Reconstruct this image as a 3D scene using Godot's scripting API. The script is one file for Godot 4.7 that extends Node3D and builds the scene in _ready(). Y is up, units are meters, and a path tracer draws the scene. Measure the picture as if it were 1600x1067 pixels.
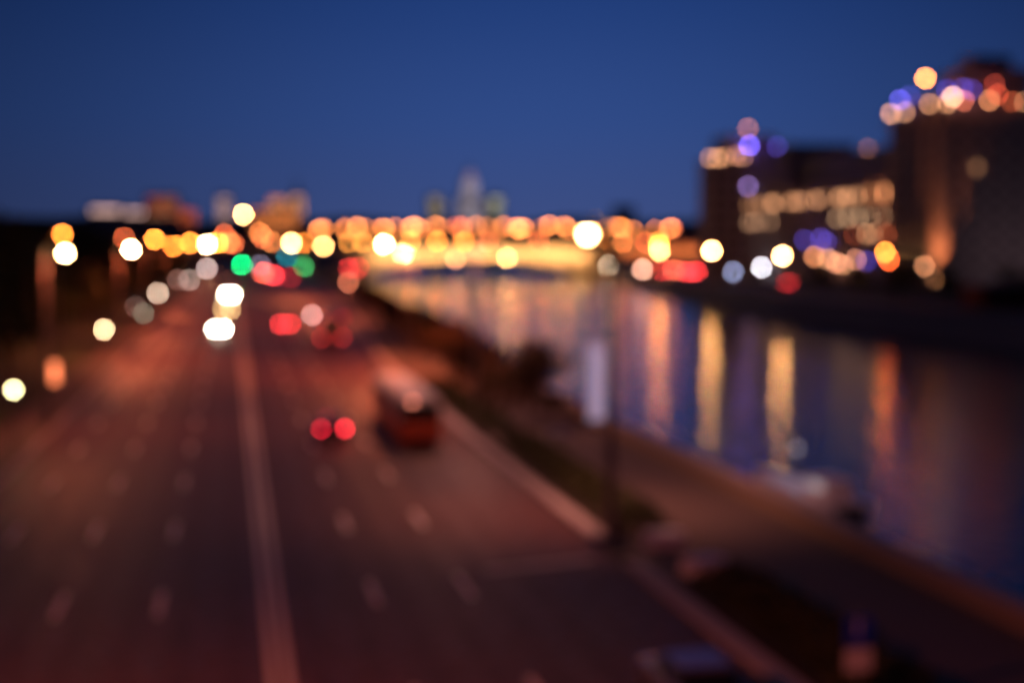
extends Node3D

const BLUR := 24.0            # how wide the open lens spreads one point of light
const ORD := ["first", "second", "third", "fourth", "fifth", "sixth", "seventh", "eighth", "ninth", "tenth", "eleventh", "twelfth", "thirteenth", "fourteenth", "fifteenth", "sixteenth", "seventeenth", "eighteenth", "nineteenth", "twentieth", "twenty-first", "twenty-second", "twenty-third", "twenty-fourth", "twenty-fifth", "twenty-sixth", "twenty-seventh", "twenty-eighth"]
const EYE := Vector3(0, 12, 0)

# colours of light
const WHITE_HOT := Color(11.0, 5.6, 2.1)
const HEADLIGHT := Color(2.6, 2.3, 1.7)
const YELLOW := Color(2.6, 0.58, 0.07)
const PALE_YELLOW := Color(3.0, 1.3, 0.42)
const ORANGE := Color(0.74, 0.2, 0.05)
const AMBER := Color(1.4, 0.36, 0.045)
const RUST := Color(0.5, 0.085, 0.03)
const TAN := Color(0.42, 0.185, 0.085)
const RED := Color(0.85, 0.035, 0.04)
const GREEN := Color(0.0, 0.75, 0.2)
const VIOLET := Color(0.13, 0.09, 0.72)

var rng := RandomNumberGenerator.new()
var M := {}
var glows := {}
var used := {}
var sphere_mesh: SphereMesh

# ---------------------------------------------------------------- helpers
func lin(r: float, g: float, b: float) -> Color:
	return Color(r, g, b).linear_to_srgb()

func mat(called: String, r: float, g: float, b: float, rough := 0.85, metal := 0.0) -> StandardMaterial3D:
	var m := StandardMaterial3D.new()
	m.resource_name = called
	m.albedo_color = lin(r, g, b)
	m.roughness = rough
	m.metallic = metal
	M[called] = m
	return m

func noise_tex(freq: float, seed_: int, lo: Color, hi: Color, size := 512, octaves := 5) -> NoiseTexture2D:
	var n := FastNoiseLite.new()
	n.seed = seed_
	n.frequency = freq
	n.fractal_octaves = octaves
	var t := NoiseTexture2D.new()
	t.width = size
	t.height = size
	t.seamless = true
	t.noise = n
	var ramp := Gradient.new()
	ramp.offsets = PackedFloat32Array([0.25, 0.75])
	ramp.colors = PackedColorArray([lo, hi])
	t.color_ramp = ramp
	return t

func grained(called: String, r: float, g: float, b: float, rough: float, freq: float, metres: float, spread := 0.35) -> StandardMaterial3D:
	var m := mat(called, 1, 1, 1, rough)
	m.albedo_texture = noise_tex(freq, called.length() * 7 + 3, lin(r * (1 - spread), g * (1 - spread), b * (1 - spread)), lin(r * (1 + spread), g * (1 + spread), b * (1 + spread)))
	m.uv1_triplanar = true
	m.uv1_world_triplanar = true
	m.uv1_scale = Vector3.ONE / metres
	return m

func glow(c: Color, energy: float) -> StandardMaterial3D:
	var key := "%s %.2f" % [c, energy]
	if not glows.has(key):
		var m := StandardMaterial3D.new()
		m.resource_name = "lamp glow"
		m.albedo_color = Color(0.02, 0.02, 0.02)
		m.roughness = 0.4
		m.emission_enabled = true
		var top := maxf(c.r, maxf(c.g, c.b))
		m.emission = lin(c.r / top, c.g / top, c.b / top)
		m.emission_energy_multiplier = top * energy
		glows[key] = m
	return glows[key]

# a lamp of that radius, seen from that far, bright enough to show as a disc of colour c when out of focus
func lamp_glow(c: Color, r: float, far: float) -> StandardMaterial3D:
	var s := 2.0 * r * 1422.0 / far
	return glow(c, snappedf(pow(BLUR / s, 2.0) + 1.0, 0.5))

func numbered(called: String) -> String:
	if not used.has(called):
		used[called] = 0
		return called
	used[called] += 1
	return "%s_%03d" % [called, used[called]]

func tag(o: Node3D, label: String, category: String, group := "") -> Node3D:
	o.set_meta("label", label)
	if category:
		o.set_meta("category", category)
	if group:
		o.set_meta("group", group)
	return o

func thing(called: String, label: String, category: String, at := Vector3.ZERO, turn := 0.0, group := "") -> Node3D:
	var o := Node3D.new()
	o.name = numbered(called)
	add_child(o)
	o.position = at
	o.rotation.y = turn
	tag(o, label, category, group)
	return o

func copy_of(root: Node3D, label: String, at: Vector3, turn := 0.0, group := "") -> Node3D:
	var o: Node3D = root.duplicate()
	o.name = numbered(String(root.name).rstrip("0123456789").rstrip("_"))
	add_child(o)
	o.position = at
	o.rotation.y = turn
	o.set_meta("label", label)
	if group:
		o.set_meta("group", group)
	return o

func mb() -> SurfaceTool:
	var st := SurfaceTool.new()
	st.begin(Mesh.PRIMITIVE_TRIANGLES)
	st.set_smooth_group(-1)
	return st

func obj(called: String, st: SurfaceTool, m: Material, parent: Node3D = self) -> MeshInstance3D:
	st.generate_normals()
	var o := MeshInstance3D.new()
	o.name = numbered(called) if parent == self else called
	o.mesh = st.commit()
	o.mesh.surface_set_material(0, m)
	parent.add_child(o, true)
	return o

func piece(called: String, mesh: Mesh, m: Material, parent: Node3D, at := Vector3.ZERO) -> MeshInstance3D:
	var o := MeshInstance3D.new()
	o.name = called
	o.mesh = mesh
	o.material_override = m
	o.position = at
	parent.add_child(o, true)
	return o

func struct(called: String, st: SurfaceTool, m: Material, parent: Node3D = self) -> MeshInstance3D:
	var o := obj(called, st, m, parent)
	if parent == self:
		o.set_meta("kind", "structure")
		o.set_meta("label", called.replace("_", " "))
	return o

func quad(st: SurfaceTool, a: Vector3, b: Vector3, c: Vector3, d: Vector3) -> void:   # clockwise seen from the front
	for v in [a, b, c, a, c, d]:
		st.add_vertex(v)

func box(st: SurfaceTool, c: Vector3, s: Vector3, basis := Basis()) -> void:
	var h := s / 2
	var p := []
	for i in 8:
		p.append(c + basis * Vector3(h.x if i & 1 else -h.x, h.y if i & 2 else -h.y, h.z if i & 4 else -h.z))
	quad(st, p[4], p[6], p[7], p[5])
	quad(st, p[1], p[3], p[2], p[0])
	quad(st, p[0], p[2], p[6], p[4])
	quad(st, p[5], p[7], p[3], p[1])
	quad(st, p[2], p[3], p[7], p[6])
	quad(st, p[4], p[5], p[1], p[0])

func tube(st: SurfaceTool, a: Vector3, b: Vector3, ra: float, rb: float, n := 10) -> void:
	var up := (b - a).normalized()
	var side := up.cross(Vector3.RIGHT if absf(up.x) < 0.8 else Vector3.BACK).normalized()
	var other := up.cross(side)
	for i in n:
		var t0 := TAU * i / n
		var t1 := TAU * (i + 1) / n
		var d0 := side * cos(t0) + other * sin(t0)
		var d1 := side * cos(t1) + other * sin(t1)
		quad(st, a + d0 * ra, a + d1 * ra, b + d1 * rb, b + d0 * rb)
		for v in [b, b + d0 * rb, b + d1 * rb, a, a + d1 * ra, a + d0 * ra]:
			st.add_vertex(v)

# outline (x, y) drawn along z from z0 to z1
func prism(st: SurfaceTool, outline: PackedVector2Array, z0: float, z1: float, inset := 0.0) -> void:
	var tri := Geometry2D.triangulate_polygon(outline)
	var n := outline.size()
	var mid := Vector2.ZERO
	for p in outline:
		mid += p / n
	var cap := PackedVector2Array()
	for p in outline:
		cap.append(p + (mid - p).normalized() * inset)
	var step := inset * signf(z1 - z0)
	for i in range(0, tri.size(), 3):
		for k in [0, 1, 2]:
			st.add_vertex(Vector3(cap[tri[i + k]].x, cap[tri[i + k]].y, z0))
		for k in [0, 2, 1]:
			st.add_vertex(Vector3(cap[tri[i + k]].x, cap[tri[i + k]].y, z1))
	for i in n:
		var j := (i + 1) % n
		var rings := [[cap, z0], [outline, z0 + step], [outline, z1 - step], [cap, z1]] if inset > 0 else [[outline, z0], [outline, z1]]
		for r in rings.size() - 1:
			var p0: PackedVector2Array = rings[r][0]
			var p1: PackedVector2Array = rings[r + 1][0]
			quad(st, Vector3(p0[i].x, p0[i].y, rings[r][1]), Vector3(p0[j].x, p0[j].y, rings[r][1]), Vector3(p1[j].x, p1[j].y, rings[r + 1][1]), Vector3(p1[i].x, p1[i].y, rings[r + 1][1]))

# a flat sheet with the outline (x, z) at height y
func sheet(st: SurfaceTool, outline: PackedVector2Array, y: float) -> void:
	var tri := Geometry2D.triangulate_polygon(outline)
	for i in range(0, tri.size(), 3):
		var a := outline[tri[i]]
		var b := outline[tri[i + 1]]
		var c := outline[tri[i + 2]]
		if (b - a).cross(c - a) < 0:
			var t := b
			b = c
			c = t
		for p in [a, b, c]:
			st.add_vertex(Vector3(p.x, y, p.y))

# a band that follows a line of (x, z) points, from offset o0 to o1 to its right and from height y0 to y1
func band(st: SurfaceTool, line: Array, o0: float, o1: float, y0: float, y1: float) -> void:
	for i in line.size() - 1:
		var a: Vector2 = line[i]
		var b: Vector2 = line[i + 1]
		var x := Vector2(1, 0)
		var p := [a + x * o0, a + x * o1, b + x * o1, b + x * o0]
		var lo := []
		var hi := []
		for q in p:
			lo.append(Vector3(q.x, y0, q.y))
			hi.append(Vector3(q.x, y1, q.y))
		quad(st, hi[0], hi[3], hi[2], hi[1])
		quad(st, lo[0], lo[3], hi[3], hi[0])
		quad(st, lo[2], lo[1], hi[1], hi[2])
		if i == 0:
			quad(st, lo[1], lo[0], hi[0], hi[1])
		if i == line.size() - 2:
			quad(st, lo[3], lo[2], hi[2], hi[3])

func ball(r: float, squash := 1.0) -> SphereMesh:
	var s := SphereMesh.new()
	s.radius = r
	s.height = 2 * r * squash
	s.radial_segments = 14
	s.rings = 7
	return s

func omni(parent: Node3D, at: Vector3, c: Color, energy: float, size := 0.15, reach := 80.0) -> void:
	var l := OmniLight3D.new()
	l.name = "lamp_light"
	l.position = at
	var top := maxf(c.r, maxf(c.g, c.b))
	l.light_color = lin(c.r / top, c.g / top, c.b / top)
	l.light_energy = energy
	l.light_size = size
	l.omni_range = reach
	l.omni_attenuation = 2.0
	l.shadow_enabled = true
	parent.add_child(l, true)

func spot(parent: Node3D, at: Vector3, towards: Vector3, c: Color, energy: float, angle: float, size := 0.15, reach := 90.0) -> void:
	var l := SpotLight3D.new()
	l.name = "lamp_light"
	var top := maxf(c.r, maxf(c.g, c.b))
	l.light_color = lin(c.r / top, c.g / top, c.b / top)
	l.light_energy = energy
	l.light_size = size
	l.spot_range = reach
	l.spot_attenuation = 2.0
	l.spot_angle = angle
	l.spot_angle_attenuation = 1.0 if angle < 82 else 0.5
	l.shadow_enabled = true
	parent.add_child(l, true)
	l.position = at
	l.look_at_from_position(parent.global_position + at, parent.global_position + at + towards, Vector3.UP if absf(towards.normalized().y) < 0.95 else Vector3.FORWARD)

func far(p: Vector3) -> float:
	return (p - EYE).length()

# ---------------------------------------------------------------- kinds of things
# a tall road lamp: the luminaire is at `head`, its column stands `reach` to the right of it (negative: to the left)
func road_lamp(head: Vector3, reach: float, c: Color, label: String, group: String, light := 0.0, tilt := Color(1.0, 0.17, 0.06), thick := 1.0, size := 1.0, aim := 0.0, ahead := 0.0) -> void:
	var t := thing("street_lamp", label, "street lamp", Vector3(head.x + reach, 0, head.z + ahead), 0.0, group)
	var h := head.y
	var r := maxf(0.16, far(head) * 0.00105) * size
	var st := mb()
	tube(st, Vector3.ZERO, Vector3(0, 1.2, 0), 0.16 * thick, 0.14 * thick)
	tube(st, Vector3(0, 1.2, 0), Vector3(0, h + 0.25, 0), 0.11 * thick, 0.07 * thick)
	obj("pole", st, M.pole, t)
	st = mb()
	tube(st, Vector3(0, h + 0.2, 0), Vector3(-reach * 0.6, h + 0.45 + r, -ahead * 0.6), 0.06, 0.05, 8)
	tube(st, Vector3(-reach * 0.6, h + 0.45 + r, -ahead * 0.6), Vector3(-reach, h + 0.3 + r, -ahead), 0.05, 0.05, 8)
	obj("arm", st, M.pole, t)
	st = mb()
	prism(st, PackedVector2Array([Vector2(-r, h + r * 0.6), Vector2(-r * 0.8, h + r + 0.25), Vector2(r * 0.8, h + r + 0.25), Vector2(r, h + r * 0.6)]), r * 0.9, -r * 0.9, 0.02)
	var cap := obj("lamp_housing", st, M.pole, t)
	cap.position = Vector3(-reach, 0, -ahead)
	piece("lamp_bulb", ball(r), lamp_glow(c, r, far(head)), t, Vector3(-reach, h, -ahead))
	if light > 0:
		spot(t, Vector3(-reach, h - r - 0.05, -ahead), Vector3(0, -1, -aim), tilt, light, 86 if aim == 0.0 else 80, 0.2)

# a lantern of the bridge or of a path: a straight column with a globe
func lantern(called: String, head: Vector3, base_y: float, c: Color, label: String, category: String, group := "", share := 1.0, squash := 1.0) -> Node3D:
	var t := thing(called, label, category, Vector3(head.x, base_y, head.z), 0.0, group)
	var h := head.y - base_y
	var r := maxf(0.14, far(head) * 0.001) * share
	if h > r + 0.2:
		var st := mb()
		tube(st, Vector3.ZERO, Vector3(0, minf(0.5, h * 0.2), 0), 0.2, 0.16, 8)
		tube(st, Vector3(0, minf(0.5, h * 0.2), 0), Vector3(0, h - r * 0.9, 0), 0.09, 0.06, 8)
		obj("pole", st, M.pole, t)
	piece("lamp_globe", ball(r, squash), lamp_glow(c, r * sqrt(squash), far(head)), t, Vector3(0, h, 0))
	var cap := mb()
	tube(cap, Vector3(0, h + r * squash * 0.92, 0), Vector3(0, h + r * squash + 0.2, 0), r * 0.5, r * 0.15, 8)
	obj("lamp_cap", cap, M.pole, t)
	return t

func traffic_signal(head: Vector3, c: Color, slot: int, label: String, share := 1.0) -> void:
	var t := thing("traffic_light", label, "traffic light", Vector3(head.x, 0, head.z), 0.0, "traffic lights before the bridge")
	var r := 0.42
	var y := head.y + (slot - 1) * r * 2.2
	var st := mb()
	tube(st, Vector3.ZERO, Vector3(0, y - r * 3.3, 0), 0.12, 0.1)
	obj("pole", st, M.pole, t)
	st = mb()
	box(st, Vector3(0, y, -0.25), Vector3(r * 2.5, r * 7.0, 0.4))
	obj("signal_housing", st, M.black, t)
	for k in 3:
		var lens := ball(r, 1.0)
		var on := k == slot
		var dull: Material = [M.dull_red, M.dull_amber, M.dull_green][k]
		piece("signal_lamp", lens, lamp_glow(c, r, far(head)) if on else dull, t, Vector3(0, y + (1 - k) * r * 2.2, 0))
		var hood := mb()
		box(hood, Vector3(0, y + (1 - k) * r * 2.2 + r * 1.03, 0.2), Vector3(r * 2, 0.04, 0.6))
		obj("hood", hood, M.black, t)

# a car, nose towards -z, 4.3 m long
func make_car(label: String, paint: Material, rear: Material, front: Material, at: Vector3, turn := 0.0, group := "", wide_lamps := false, category := "car", lamp_r := 0.11) -> Node3D:
	var t := thing("parked_car" if group == "" and turn == 0.0 and at.z > -40 else "car", label, category, at, turn, group)
	var st := mb()
	# side outline turned so that its length runs along z
	var side := PackedVector2Array([Vector2(-2.15, 0.32), Vector2(-2.2, 0.6), Vector2(-2.1, 0.8), Vector2(-1.15, 0.93), Vector2(1.5, 0.96), Vector2(2.08, 0.92), Vector2(2.15, 0.6), Vector2(2.1, 0.32)])
	prism(st, side, 0.88, -0.88, 0.09)
	var body := obj("body", st, paint, t)
	body.rotation.y = -PI / 2
	st = mb()
	var cab := PackedVector2Array([Vector2(-1.1, 0.93), Vector2(-0.35, 1.38), Vector2(1.25, 1.4), Vector2(1.95, 0.95)])
	prism(st, cab, 0.76, -0.76, 0.13)
	var glass := obj("window_glass", st, M.car_glass, t)
	glass.rotation.y = -PI / 2
	st = mb()
	var lid := PackedVector2Array([Vector2(-0.42, 1.375), Vector2(-0.3, 1.45), Vector2(1.2, 1.46), Vector2(1.34, 1.375)])
	prism(st, lid, 0.68, -0.68, 0.05)
	var top := obj("roof", st, paint, t)
	top.rotation.y = -PI / 2
	for x in [-0.82, 0.82]:
		for z in [-1.35, 1.35]:
			st = mb()
			tube(st, Vector3(-0.11, 0, 0), Vector3(0.11, 0, 0), 0.32, 0.32, 16)
			var w := obj("wheel", st, M.rubber, t)
			w.position = Vector3(x, 0.32, z)
			st = mb()
			tube(st, Vector3(-0.12, 0, 0), Vector3(0.12, 0, 0), 0.2, 0.2, 12)
			obj("rim", st, M.steel, w)
	for x in [-0.66, 0.66]:
		if wide_lamps:
			st = mb()
			box(st, Vector3(x, 0.82, 2.12), Vector3(1.1, 0.5, 0.2))
			obj("taillight", st, rear, t)
		else:
			piece("taillight", ball(lamp_r), rear, t, Vector3(x * 1.1, 0.8, 2.08))
		piece("headlight", ball(maxf(lamp_r, 0.12)), front, t, Vector3(x, 0.66, -2.08))
	st = mb()
	box(st, Vector3(0, 0.5, 2.16), Vector3(0.52, 0.12, 0.03))
	obj("number_plate", st, M.white, t)
	return t

func make_tree(called: String, label: String, height: float, spread: float, leaf: Material, group: String, seed_: int, leaves := 900, clear := 0.3) -> Node3D:
	rng.seed = seed_
	var t := thing(called, label, "tree", Vector3.ZERO, 0.0, group)
	var st := mb()
	var bend := Vector3(rng.randf_range(-0.3, 0.3), 0, rng.randf_range(-0.3, 0.3))
	var fork := Vector3(0, height * (clear + 0.12), 0) + bend
	tube(st, Vector3.ZERO, fork, height * 0.022 + 0.05, height * 0.014 + 0.03, 8)
	var lumps := []
	for i in 9:
		var a := TAU * i / 9 + rng.randf()
		var up := rng.randf()
		var end := Vector3(cos(a) * spread * (0.75 - 0.4 * up), height * (clear + 0.12 + (0.8 - clear) * up), sin(a) * spread * (0.75 - 0.4 * up))
		tube(st, fork, end, height * 0.01 + 0.02, 0.02, 5)
		lumps.append([end, spread * rng.randf_range(0.35, 0.6)])
	lumps.append([Vector3(0, height * 0.86, 0), spread * 0.5])
	obj("trunk", st, M.bark, t)
	st = mb()
	for i in leaves:
		var l: Array = lumps[i % lumps.size()]
		var d := Vector3(rng.randfn(), rng.randfn() * 0.75, rng.randfn()).limit_length(2.0) * 0.55
		var p: Vector3 = l[0] + d * float(l[1])
		var s := spread * rng.randf_range(0.05, 0.11)
		var b := Basis.from_euler(Vector3(rng.randf() * TAU, rng.randf() * TAU, rng.randf() * TAU)) * Basis.from_scale(Vector3.ONE * s)
		quad(st, p + b * Vector3(-1, 0, 0), p + b * Vector3(0, 0.2, -0.6), p + b * Vector3(1, 0, 0), p + b * Vector3(0, 0.2, 0.6))
	obj("crown", st, leaf, t)
	return t

func windows(parent: Node3D, on_x: bool, plane: float, us: Array, y: float, w: float, h: float, m: Material) -> void:
	var st := mb()
	box(st, Vector3.ZERO, Vector3(0.3, h, w) if on_x else Vector3(w, h, 0.3))
	st.generate_normals()
	var mesh := st.commit()
	for u in us:
		piece("window", mesh, m, parent, Vector3(plane, y, u) if on_x else Vector3(u, y, plane))

func wall_block(called: String, parent: Node3D, lo: Vector3, hi: Vector3, m: Material) -> MeshInstance3D:
	var st := mb()
	box(st, (lo + hi) / 2, hi - lo)
	return obj(called, st, m, parent)

# ---------------------------------------------------------------- the place
func _ready() -> void:
	rng.seed = 11
	# camera, sky, exposure
	var cam := Camera3D.new()
	cam.name = "camera"
	add_child(cam)
	var lens := CameraAttributesPhysical.new()
	lens.exposure_aperture = 1.4
	lens.frustum_focal_length = 50.0
	lens.frustum_focus_distance = 2.3
	lens.frustum_far = 9000.0
	cam.attributes = lens
	cam.position = EYE
	cam.rotation = Vector3(-deg_to_rad(3.746), -deg_to_rad(11.177), 0)
	cam.fov = 27.0
	cam.near = 0.1
	cam.far = 9000.0
	var we := WorldEnvironment.new()
	we.name = "world"
	add_child(we)
	var env := Environment.new()
	we.environment = env
	env.background_mode = Environment.BG_SKY
	env.tonemap_mode = Environment.TONE_MAPPER_LINEAR
	env.tonemap_exposure = 1.0
	env.sdfgi_enabled = true
	env.ssao_enabled = true
	env.ssil_enabled = true
	var sky := Sky.new()
	var dusk := PanoramaSkyMaterial.new()
	dusk.panorama = dusk_sky()
	sky.sky_material = dusk
	env.sky = sky
	var sun := DirectionalLight3D.new()     # the last light of the west, below the horizon haze
	sun.name = "afterglow"
	add_child(sun)
	sun.rotation = Vector3(-deg_to_rad(24), deg_to_rad(200), 0)
	sun.light_color = lin(0.55, 0.65, 1.0)
	sun.light_energy = 0.012
	sun.light_angular_distance = 40.0
	sun.sky_mode = DirectionalLight3D.SKY_MODE_LIGHT_ONLY
	sun.shadow_enabled = true

	make_materials()
	build_ground()
	build_bridge()
	build_ministry()
	build_skyline()
	build_trees()
	build_road_lamps()
	build_bank_lamps()
	build_traffic()
	build_promenade()

# clear dusk air: paler towards the horizon, darker to both sides, a lens falloff put into the sky colours
func dusk_sky() -> ImageTexture:
	var im := Image.create_empty(512, 256, false, Image.FORMAT_RGBF)
	for y in 256:
		var up := maxf(0.0, (0.5 - (y + 0.5) / 256.0) * 180.0)
		var low := Color(0.078, 0.118, 0.335).lerp(Color(0.046, 0.108, 0.375), clampf(up / 5.0, 0, 1))
		low = low.lerp(Color(0.019, 0.066, 0.285), smoothstep(4.0, 12.0, up)).lerp(Color(0.006, 0.019, 0.085), smoothstep(7.0, 40.0, up))
		for x in 512:
			var az := wrapf((x + 0.5) / 512.0 * 360.0 - 13.0, -180.0, 180.0)
			var k := 0.22 + 0.76 * exp(-az * az / 430.0)
			im.set_pixel(x, y, low * k * 0.66 if y < 129 else Color(0.006, 0.008, 0.016))
	return ImageTexture.create_from_image(im)

func make_materials() -> void:
	var road := grained("asphalt", 0.095, 0.042, 0.031, 0.55, 0.02, 9.0, 0.25)
	road.roughness_texture = noise_tex(0.03, 5, Color(0.7, 0.7, 0.7), Color(1, 1, 1))
	road.roughness = 0.68
	road.metallic_specular = 0.35
	var worn := grained("polished_asphalt", 0.089, 0.037, 0.027, 0.6, 0.02, 11.0, 0.3)
	worn.metallic_specular = 0.36
	grained("paving", 0.13, 0.105, 0.1, 0.85, 0.05, 4.0)
	grained("kerb_stone", 0.42, 0.38, 0.42, 0.8, 0.05, 3.0, 0.2)
	grained("granite", 0.3, 0.23, 0.18, 0.7, 0.05, 5.0, 0.25)
	grained("soil", 0.03, 0.024, 0.018, 0.95, 0.03, 20.0)
	grained("turf", 0.035, 0.05, 0.018, 0.95, 0.06, 6.0)
	grained("road_paint", 0.74, 0.68, 0.68, 0.6, 0.06, 2.0, 0.2)
	grained("worn_paint", 0.6, 0.5, 0.5, 0.65, 0.08, 2.0, 0.3)
	grained("bridge_stone", 0.55, 0.48, 0.38, 0.8, 0.03, 12.0, 0.12)
	grained("facade_stone", 0.44, 0.35, 0.34, 0.85, 0.03, 14.0, 0.2)
	grained("facade_dark", 0.27, 0.24, 0.26, 0.85, 0.03, 14.0, 0.2)
	grained("brick_red", 0.16, 0.025, 0.018, 0.85, 0.05, 6.0, 0.2)
	var leaf := grained("leaf", 0.05, 0.06, 0.022, 0.8, 0.05, 3.0, 0.4)
	leaf.backlight_enabled = true
	leaf.backlight = Color(0.2, 0.22, 0.08)
	grained("leaf_brown", 0.075, 0.045, 0.025, 0.85, 0.05, 3.0, 0.4)
	mat("bark", 0.05, 0.035, 0.028, 0.9)
	mat("pole", 0.2, 0.16, 0.17, 0.5, 0.3)
	mat("black", 0.012, 0.012, 0.014, 0.5)
	mat("dull_red", 0.06, 0.004, 0.004, 0.3)
	mat("dull_amber", 0.07, 0.03, 0.003, 0.3)
	mat("dull_green", 0.003, 0.04, 0.012, 0.3)
	mat("steel", 0.4, 0.4, 0.42, 0.35, 0.8)
	mat("rubber", 0.015, 0.015, 0.015, 0.8)
	mat("car_glass", 0.01, 0.012, 0.016, 0.08)
	mat("white", 0.8, 0.8, 0.82, 0.5)
	mat("bus_white", 0.55, 0.54, 0.56, 0.5)
	mat("dark_glass", 0.012, 0.014, 0.02, 0.15)
	mat("banner_cloth", 0.75, 0.68, 0.8, 0.7)
	mat("sign_blue", 0.015, 0.06, 0.7, 0.4)
	mat("paint_black", 0.012, 0.012, 0.014, 0.25, 0.2)
	mat("paint_blue", 0.13, 0.16, 0.36, 0.25, 0.2)
	mat("paint_grey", 0.12, 0.12, 0.13, 0.3, 0.3)
	mat("paint_silver", 0.4, 0.4, 0.42, 0.3, 0.4)
	mat("paint_red", 0.25, 0.02, 0.015, 0.35)
	mat("paint_orange", 0.5, 0.06, 0.015, 0.4)
	mat("boat_white", 0.86, 0.84, 0.92, 0.4)
	mat("boat_dark", 0.02, 0.03, 0.04, 0.4)
	var water := mat("water", 0.006, 0.013, 0.034, 0.115)
	var n := FastNoiseLite.new()
	n.seed = 4
	n.frequency = 0.02
	n.fractal_octaves = 4
	var t := NoiseTexture2D.new()
	t.width = 512
	t.height = 512
	t.seamless = true
	t.as_normal_map = true
	t.bump_strength = 6.0
	t.noise = n
	water.normal_enabled = true
	water.normal_texture = t
	water.normal_scale = 0.2
	water.uv1_triplanar = true
	water.uv1_world_triplanar = true
	water.uv1_scale = Vector3.ONE / 23.0

func near_quay() -> Array:
	return [Vector2(24.3, 120), Vector2(24.3, -90), Vector2(25.2, -122), Vector2(26.6, -168), Vector2(29.3, -237), Vector2(36.6, -346), Vector2(53.5, -609), Vector2(62, -745), Vector2(75, -900), Vector2(140, -1400)]

func far_quay() -> Array:
	return [Vector2(118, 120), Vector2(120, -100), Vector2(123, -206), Vector2(121.5, -250), Vector2(124.2, -308), Vector2(138.6, -400), Vector2(157, -511), Vector2(188.6, -690), Vector2(196, -745), Vector2(215, -900), Vector2(262, -1400)]

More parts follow.
